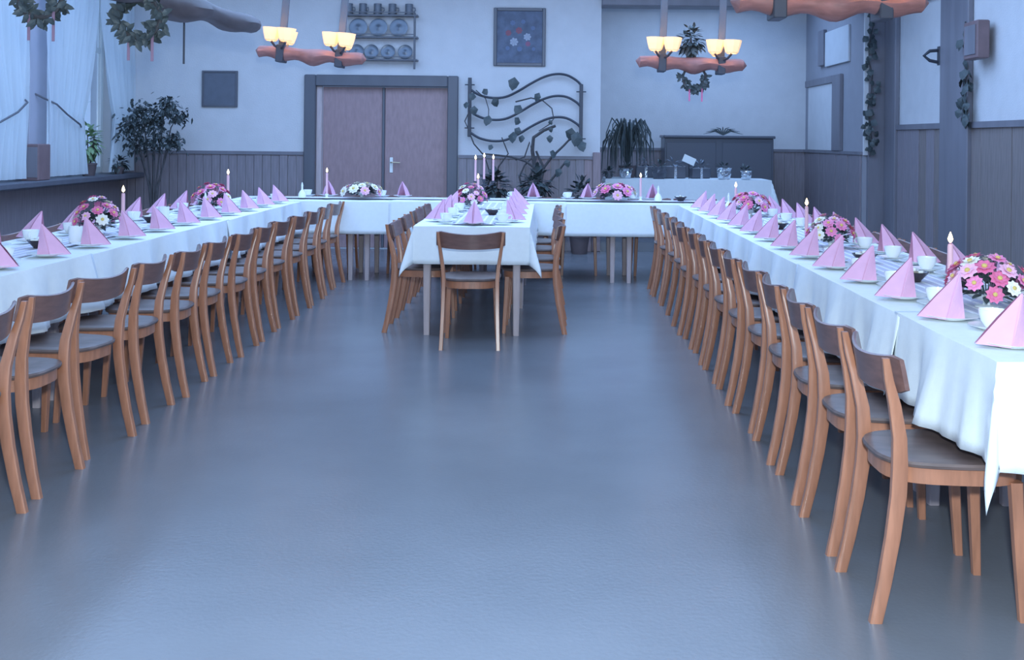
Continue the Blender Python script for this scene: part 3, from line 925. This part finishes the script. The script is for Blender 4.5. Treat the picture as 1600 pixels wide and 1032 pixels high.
# dark square picture
x0, z0 = wallpos(316, 167)
x1, z1 = wallpos(372, 111)
p = thing('framed_picture', 'dark square picture in a thin frame left of the door', 'picture', ((x0 + x1) / 2, YW, z0))
w2, hh = (x1 - x0) / 2, z1 - z0
MB().box(-w2, w2, -.02, -.005, 0, hh, .003).obj('picture_panel', mat('dark_print', (100, 106, 118), .5, .08, 12), p)
MB().box(-w2, -w2 + .025, -.03, 0, 0, hh, .003).box(w2 - .025, w2, -.03, 0, 0, hh, .003).box(-w2 + .025, w2 - .025, -.03, 0, 0, .025, .003).box(-w2 + .025, w2 - .025, -.03, 0, hh - .025, hh, .003).obj('frame', M_frame, p)
# flower painting
x0, z0 = wallpos(771, 103)
x1, z1 = wallpos(853, 13)
p = thing('flower_painting', 'dark framed still life of pale flowers above the wavy trellis', 'painting', ((x0 + x1) / 2, YW, z0))
w2, hh = (x1 - x0) / 2, z1 - z0
MB().box(-w2, w2, -.02, -.004, 0, hh, .003).obj('canvas', M_canvas, p)
MB().box(-w2, -w2 + .04, -.035, 0, 0, hh, .006).box(w2 - .04, w2, -.035, 0, 0, hh, .006).box(-w2 + .04, w2 - .04, -.035, 0, 0, .04, .006).box(-w2 + .04, w2 - .04, -.035, 0, hh - .04, hh, .006).obj('frame', M_frame, p)
for (fx, fz, r, m) in ((-.08, .38, .055, M_petalW), (.11, .46, .05, M_petalW), (-.01, .56, .045, M_petalR), (-.16, .52, .04, M_petalR), (.12, .35, .035, M_petalP), (.19, .6, .03, M_petalL),
                      (-.10, .68, .035, M_canvas), (-.17, .28, .03, M_petalL), (.0, .27, .035, M_petalL), (.2, .27, .025, M_petalL), (.05, .7, .03, M_petalL)):
    mb = MB()
    for k in range(7):
        a = 2 * PI * k / 7
        mb.add([(0, -.0215, 0), (r * math.cos(a - .4) * .8, -.0225, r * math.sin(a - .4) * .8), (r * math.cos(a), -.0225, r * math.sin(a)), (r * math.cos(a + .4) * .8, -.0225, r * math.sin(a + .4) * .8)], [(0, 1, 2, 3)])
    o = mb.obj('painted_flower', mat('paint_' + m.name, {'white_petal': (170, 176, 190), 'rose_petal': (150, 92, 104), 'pink_petal': (150, 98, 122)}.get(m.name, (106, 122, 152)), .7), p)
    o.location = (fx * .86, 0, fz * .78)
# plate rack
sx0, sz0 = wallpos(538, 108)
sx1, sz1 = wallpos(651, 4)
rk = thing('plate_rack', 'dark three-tier wall rack above the double door', 'shelf', (0, YW, 0))
lv = [wallpos(590, 24)[1], wallpos(590, 58)[1], wallpos(590, 93)[1]]
for xx in (sx0, sx1 - .02):
    MB().box(xx, xx + .025, -.12, -.095, sz0, lv[0] + .02, .003).obj('upright', M_frame, rk)
for z in lv:
    MB().box(sx0 - .03, sx1 + .03, -.13, 0, z - .022, z, .003).obj('shelf_board', M_frame, rk)
    MB().box(sx0, sx1, -.125, -.115, z + .02, z + .032).obj('guard_rail', M_frame, rk)
mug_me = MB().lathe([(.0, 0), (.05, 0), (.053, .005), (.046, .06), (.048, .115), (.045, .118), (.042, .06), (0, .01)], 16, caps=False).mesh('mug_body', M_mug, True)
mugh_me = MB().tube([(.045, 0, .09), (.075, 0, .085), (.08, 0, .055), (.05, 0, .03)], .008, 6).mesh('handle', M_mug, True)
for k, px in enumerate((545, 567, 590, 613, 639)):
    m_ = thing('mug', 'grey stoneware mug on the top rack shelf, %s' % NTH[k], 'mug', (at(px, 20, YW - .07)[0], YW - .06, lv[0]), rj.uniform(-.6, .6), 'mugs on the wall rack')
    place('mug_body', mug_me, m_, None, None, (1.0, 1.0, 1.15))
    place('handle', mugh_me, m_)
def plate_stand(r):
    return MB().lathe([(.0, 0), (r * .6, 0), (r * .66, .006), (r * .97, .016), (r, .02), (r * .96, .022), (r * .64, .012), (r * .3, .018), (.0, .024)], 26, caps=False).mesh('display_plate', M_pewter, True)
big, small = plate_stand(.112), plate_stand(.090)
for k, px in enumerate((559.5, 591, 623)):
    o = place('display_plate', big, None, (at(px, 45, YW - .06)[0], YW - .035, lv[1] + .111), (PI / 2 - .12, 0, 0))
    tag(o, 'dark shiny round plate on the middle rack shelf, %s' % NTH[k], 'plate', 'plates on the wall rack')
for k, px in enumerate((557, 580, 606, 633)):
    o = place('display_plate', small, None, (at(px, 80, YW - .06)[0], YW - .035, lv[2] + .09), (PI / 2 - .12, 0, 0))
    tag(o, 'dark round plate on the lowest rack shelf, %s' % NTH[k], 'plate', 'plates on the wall rack')

# wavy trellis
tr_ = thing('wall_trellis', 'dark wavy iron trellis like a music staff on the wall', 'trellis', (0, YW - .08, 0))
xl = wallpos(735, 160)[0]
xr = wallpos(908, 170)[0]
for px, ya, yb in ((735, 122, 214), (908, 132, 232)):
    x_, za_ = wallpos(px, ya)
    _, zb2 = wallpos(px, yb)
    up = MB().box(x_ - .022, x_ + .022, -.014, .014, zb2, za_, .004).obj('upright', M_iron, tr_)
    for f_ in (.12, .85):
        zz = za_ + (zb2 - za_) * f_
        MB().tube([(x_ - .06, 0, zz), (x_ + .06, 0, zz)], .008, 6).tube([(x_, 0, zz), (x_, .08, zz)], .008, 6).obj('bracket', M_iron, up)
wave = [(735, 140), (750, 149), (770, 153.5), (790, 152), (810, 143), (830, 131), (850, 121), (868, 116.5), (885, 118), (900, 126), (908, 134)]
stems = []
for dy in (0, 34, 67):
    pts = []
    for k in range(41):
        q = k / 40 * (len(wave) - 1)
        i = min(int(q), len(wave) - 2)
        t = q - i
        p0, p1, p2, p3 = wave[max(0, i - 1)], wave[i], wave[i + 1], wave[min(len(wave) - 1, i + 2)]
        cr = [0.5 * (2 * p1[j] + (p2[j] - p0[j]) * t + (2 * p0[j] - 5 * p1[j] + 4 * p2[j] - p3[j]) * t * t + (3 * p1[j] - p0[j] - 3 * p2[j] + p3[j]) * t ** 3) for j in (0, 1)]
        x_, z_ = wallpos(cr[0], cr[1] + dy)
        pts.append((x_, 0, z_))
    MB().tube(pts, .015, 8).obj('wave_bar', M_iron, tr_, True)

# climbing plant
vn = thing('climbing_plant', 'dark leafy vine climbing over the wavy wall trellis', 'plant', (0, YW - .2, 0))
def wp(px, py, dy=0.0):
    x, z = wallpos(px, py)
    return (x, dy, z)
MB().lathe([(.0, 0), (.11, 0), (.115, .01), (.14, .24), (.15, .25), (.13, .25), (.0, .2)], 18, (wp(838, 300)[0], 0, 0), False).obj('flower_pot', M_pot, vn, True)
base = wp(838, 300)[0]
for pts, r in (([(838, 330), (838, 290), (836, 262), (832, 235), (834, 215), (850, 204), (868, 197)], .022), ([(838, 290), (845, 268), (862, 245), (880, 228), (895, 212)], .014),
               ([(836, 262), (822, 252), (800, 245), (775, 242), (755, 240), (742, 225), (736, 210)], .010), ([(832, 240), (828, 222), (820, 245), (806, 250)], .008),
               ([(806, 160), (830, 154), (848, 158), (862, 170), (865, 186), (858, 195), (842, 205)], .007), ([(735, 175), (728, 190), (735, 205)], .006), ([(745, 142), (760, 155), (765, 172), (764, 188)], .005),
               ([(845, 300), (870, 270), (885, 250)], .012), ([(842, 300), (846, 280), (850, 262), (842, 246), (838, 236)], .016), ([(828, 300), (826, 280), (834, 262), (838, 244)], .014), ([(818, 300), (812, 276), (820, 258), (832, 246)], .010), ([(760, 300), (768, 275), (762, 255), (758, 242)], .008), ([(770, 300), (780, 260), (795, 240), (785, 215)], .008)):
    P3 = [wp(a, b, .02 + .015 * math.sin(a)) for a, b in pts]
    if pts[0] == (838, 330):
        P3 = [(base, 0, .22)] + P3[1:]
    r *= 1.5
    MB().tube(P3, [r] + [r * (1 - .5 * i / len(P3)) for i in range(1, len(P3))], 6).obj('stem', M_bark, vn, True)
rv = random.Random(12)
LEAF = MB().leaf((0, 0, 0), (0, 0, -1), (0, -1, 0), 1.0, .85).mesh('leaf', M_leafd)
for (px, py, s) in ((805, 128, .17), (757, 146, .10), (742, 152, .11), (743, 172, .12), (731, 166, .09), (772, 160, .13), (766, 187, .14), (843, 152, .12), (814, 171, .14), (811, 190, .12), (803, 212, .15), (817, 217, .10),
                    (858, 194, .07), (860, 205, .07), (859, 217, .10), (864, 240, .12), (893, 206, .17), (902, 212, .19), (906, 226, .15), (812, 205, .11), (770, 232, .08), (884, 255, .10), (875, 268, .12)):
    place('leaf', LEAF, vn, wp(px, py - 6, -.02), (rv.uniform(-.5, .2), rv.uniform(-.6, .6), rv.uniform(-.6, .6)), [s] * 3)
def bush(name, label, loc, rad, n, L, W, seed, m, pot=(.12, .2), stemh=.3, droop=.3, cat='plant'):
    b = thing(name, label, cat, loc)
    r = random.Random(seed)
    pr, ph = pot
    MB().lathe([(.0, 0), (pr * .75, 0), (pr * .78, .01), (pr, ph), (pr * 1.06, ph), (pr * 1.06, ph + .02), (pr * .9, ph + .02), (.0, ph - .03)], 18, caps=False).obj('flower_pot', M_pot, b, True)
    foliage(MB(), r, (0, 0, ph + stemh + rad[2]), rad, n, L, W, droop).obj('foliage', m, b)['kind'] = 'stuff'
    for k in range(5):
        a = k * 1.26
        e = (math.cos(a) * rad[0] * .6, math.sin(a) * rad[1] * .6, ph + stemh + rad[2] * (1 + .4 * math.sin(k * 2)))
        MB().tube([(0, 0, ph - .03), (e[0] * .3, e[1] * .3, ph + stemh * .8), e], [.012, .009, .005], 6).obj('stem', M_bark, b)
    return b
# plants low behind the far table
for k, (px, h, lab) in enumerate(((775, .62, 'dark bushy plant on the floor left of the vine stem'), (905, .5, 'dark low plant on the floor right of the vine stem'), (838, .66, 'dark bushy plant on the floor around the vine trunk'))):
    bush('potted_plant', lab, (wp(px, 280)[0], YW - (.32 if k < 2 else .48), 0), (.17, .14, .22), 150, .12, .06, 50 + k, M_leafd, (.12, .2), h - .25)
# big corner plant and plant in window
xk, _ = at(241, 195, 12.75)
pt = thing('potted_tree', 'large dark leafy tree in the corner beside the curtain', 'plant', (xk, 12.75, 0))
MB().lathe([(.0, 0), (.13, 0), (.135, .01), (.17, .3), (.18, .3), (.18, .33), (.155, .33), (.0, .28)], 18, caps=False).obj('flower_pot', M_pot, pt, True)
pt.scale = (.84, .9, .97)
rt = random.Random(60)
tl = MB()
for (cx_, cz_, rr_, nn_) in ((-.30, 1.50, .15, 90), (-.20, 1.68, .16, 100), (.0, 1.60, .17, 100), (.16, 1.78, .13, 80), (.30, 1.66, .13, 70), (.24, 1.36, .13, 70), (.02, 1.36, .16, 80), (-.28, 1.30, .13, 60)):
    cy_ = rt.uniform(-.1, .1)
    for _ in range(int(nn_ * 1.9)):
        p_ = Vector((cx_ + rt.gauss(0, rr_ * .5), cy_ + rt.gauss(0, .1), cz_ + rt.gauss(0, rr_ * .45)))
        tl.leaf(p_, (rt.uniform(-1, 1), rt.uniform(-1, 1), rt.uniform(-1.2, .5)), (rt.uniform(-.4, .4), rt.uniform(-.4, .4), 1), rt.uniform(.06, .10), rt.uniform(.03, .045))
    MB().tube([(0, 0, .28), (cx_ * .2, cy_ * .2, .8), (cx_ * .7, cy_ * .7, cz_ - .15), (cx_, cy_, cz_)], [.016, .012, .008, .004], 6).obj('stem', M_bark, pt)
tl.obj('foliage', M_leafd, pt)['kind'] = 'stuff'
bush('potted_plant', 'yellow-green plant on the window ledge between the curtains', (XL + .16, 12.15, ZS - .005), (.12, .17, .22), 150, .10, .05, 61, M_leafg, (.085, .12), .03, .4)
bush('potted_plant', 'small leafy plant on the ledge at the foot of the corner curtain', (XL + .26, 12.75, ZS - .005), (.08, .16, .07), 60, .10, .05, 62, M_leafd, (.06, .06), .0, .4)

# ------------------------------------------------------------------ alcove furniture
YB = 14.2
bx0, bzt = at(948, 281, YB)
bx1 = at(1204, 281, YB)[0]
bzt = .87
bt = thing('buffet_table', 'long buffet table under a white cloth in the alcove', 'table', ((bx0 + bx1) / 2, YB + .35, STEP))
w2 = (bx1 - bx0) / 2
MB().box(-w2, w2, -.34, .34, .712, .74, .004).obj('tabletop', M_table, bt)
for sx in (-1, 1):
    for sy in (-1, 1):
        MB().bar([(sx * (w2 - .08), sy * .27, 0), (sx * (w2 - .08), sy * .27, .71)], [(.022, .022), (.026, .026)]).obj('leg', M_table, bt)
cl = cloth('white cloth hanging over the buffet table in the alcove', bx0, bx1, YB + .01, YB + .69, STEP + .745, .05, .26, .34, .2, 71, g, .25)
ZB = STEP + .75
# piano-like cabinet
kx0, kzt = at(1037, 211, 15.6)
kx1, _ = at(1212, 214, 15.6)
kb = thing('cabinet', 'dark upright cabinet against the back of the alcove', 'cabinet', ((kx0 + kx1) / 2, 15.9, STEP))
kw = (kx1 - kx0) / 2
kh = kzt - STEP
MB().box(-kw + .02, kw - .02, -.26, .26, 0, kh - .04, .006).obj('cabinet_body', M_black, kb)
MB().box(-kw, kw, -.30, .28, kh - .04, kh, .008).obj('cabinet_top', M_black, kb)
for s in (-1, 1):
    MB().box(s * kw * .5 - kw * .44, s * kw * .5 + kw * .44, -.272, -.26, .12, kh - .1, .004).obj('cabinet_panel', M_black, kb)
sp = thing('dry_sprig', 'dark dry sprig lying on top of the alcove cabinet', 'sprig', ((kx0 + kx1) / 2 + .08, 15.8, STEP + kh))
for k in range(9):
    a = -1.3 + k * .32
    MB().tube([(0, 0, .01), (math.sin(a) * .12, .0, .05 + .05 * math.cos(a)), (math.sin(a) * .30, -.02, .02 + .11 * max(0, math.cos(a * 1.3)))], [.008, .010, .002], 5).obj('blade', M_leafd, sp)
# arching palm
pm = thing('palm_plant', 'dark arching palm on the buffet table beside the wall edge', 'plant', (at(981, 250, 14.6)[0], 14.65, ZB))
MB().lathe([(.0, 0), (.09, 0), (.12, .16), (.11, .16), (0, .13)], 16, caps=False).obj('flower_pot', M_pot, pm, True)
rp = random.Random(9)
for k in range(90):
    a = rp.uniform(0, 2 * PI)
    R_ = rp.uniform(.15, .36)
    hgt = rp.uniform(.46, .70)
    drop = rp.uniform(.15, .5)
    pts = [(0, 0, .14), (math.cos(a) * R_ * .35, math.sin(a) * R_ * .35, hgt * .8 + .1), (math.cos(a) * R_ * .75, math.sin(a) * R_ * .75, hgt + .1), (math.cos(a) * R_, math.sin(a) * R_, hgt - drop * .45 + .1), (math.cos(a) * R_ * 1.05, math.sin(a) * R_ * 1.05, max(.1, hgt - drop))]
    MB().tube(pts, [.004, .010, .013, .009, .002], 4).obj('frond', M_leafd, pm)
def gift(px, py, y, r, label, m, kind):
    x = at(px, py, y)[0]
    o = thing('gift' if kind != 'bowl' else 'foil_pot', label, 'gift', (x, y, ZB), rj.uniform(-.4, .4), 'presents on the buffet table')
    rg = random.Random(px)
    if kind == 'bowl':
        prof = [(.0, 0), (r * .7, 0), (r * .8, .01), (r, r * .8), (r * .9, r * 1.2), (r * 1.08, r * 1.55), (r * .8, r * 1.4), (0, r * 1.1)]
        mb = MB().lathe(prof, 14, caps=False)
        mb.v = [(a * (1 + rg.uniform(-.13, .13)), b * (1 + rg.uniform(-.13, .13)), c) for a, b, c in mb.v]
        mb.obj('foil_wrap', m, o)
        foliage(MB(), rg, (0, 0, r * 1.6), (r * .7, r * .5, r * .5), 30, .09, .04).obj('foliage', M_leafd, o)['kind'] = 'stuff'
    else:
        MB().box(-r, r, -r * .6, r * .6, 0, r * 1.1, .01).obj('parcel', m, o)
        MB().box(-r * .12, r * .12, -r * .61, r * .61, 0, r * 1.11, .0).obj('ribbon', M_foil, o)
        foliage(MB(), rg, (0, 0, r * 1.35), (r * .8, r * .5, r * .35), 26, .09, .03).obj('bow', M_pewter if rg.random() < .5 else M_foil, o)['kind'] = 'stuff'
gift(978, 270, 14.35, .085, 'silver foil-wrapped pot on the buffet below the palm', M_foil, 'bowl')
gift(1131, 270, 14.35, .095, 'silver foil-wrapped pot, left of two on the right of buffet', M_foil, 'bowl')
gift(1166, 271, 14.35, .075, 'silver foil-wrapped pot, right of two on the right of buffet', M_foil, 'bowl')
gift(1008, 262, 14.74, .14, 'dark wrapped parcel with shiny ribbon beside the palm on buffet', M_black, 'box')
gift(1052, 262, 14.56, .15, 'dark wrapped parcel with shiny ribbon in the middle of buffet', M_frame, 'box')
gift(1030, 262, 14.30, .10, 'dark round bundle with foliage between the two dark parcels on buffet', M_black, 'bowl')
gift(1093, 262, 14.62, .13, 'dark wrapped parcel behind the white card on buffet', M_black, 'box')
gift(951, 262, 14.30, .055, 'small dark bundle at the left end of buffet below palm', M_frame, 'bowl')
x_, z_ = at(1078, 245, 14.35)
cdp = thing('greeting_card', 'white card leaning on the dark parcel on the buffet', 'card', (x_ - .03, 14.33, ZB))
MB().box(-.085, .085, -.003, .003, -.05, .05).obj('card_sheet', M_porc, cdp)
for o in cdp.children:
    o.location = (0.02, 0.02, .25)
    o.rotation_euler = (-.25, .42, 0)
MB().tube([(0.02, .03, 0.0), (0.02, .03, .24)], .004, 5).obj('card_stick', M_wick, cdp)

# ivy on the white strip
iv = thing('ivy_garland', 'dark ivy garland climbing the narrow white strip by the alcove', 'ivy', (XA + .06, YW - .07, 1.2))
MB().tube([(0, 0, 0)] + [(.03 * math.sin(k * 1.7), 0, .2 * k) for k in range(1, 12)], .008, 5).obj('stem', M_bark, iv)
ri = random.Random(4)
IV = MB().leaf((0, 0, 0), (0, 0, -1), (0, -1, 0), 1.0, .9).mesh('leaf', M_leafd)
for k in range(90):
    z = ri.uniform(.05, 2.2)
    place('leaf', IV, iv, (.03 * math.sin(z / .2 * 1.7) + ri.uniform(-.05, .05), -.02 + ri.uniform(-.02, .02), z), (ri.uniform(-.6, .2), ri.uniform(-1.2, 1.2), ri.uniform(-.6, .6)), [ri.uniform(.06, .11)] * 3)

iv2 = thing('ivy_garland', 'dark hanging ivy on the near edge of the broad right post', 'ivy', (XR - .075, 10.72, 1.62))
MB().tube([(0, 0, 0)] + [(0, .03 * math.sin(k * 1.7), .12 * k) for k in range(1, 9)], .008, 5).obj('stem', M_bark, iv2)
for k in range(40):
    z = abs(ri.gauss(.0, .45))
    if z > 1.0:
        continue
    place('leaf', IV, iv2, (-.015, .03 * math.sin(z / .12 * 1.7) + ri.uniform(-.16, .12), z), (ri.uniform(-.5, .5), ri.uniform(-.5, .5), -PI / 2 + ri.uniform(-.8, .8)), [ri.uniform(.08, .13)] * 3)
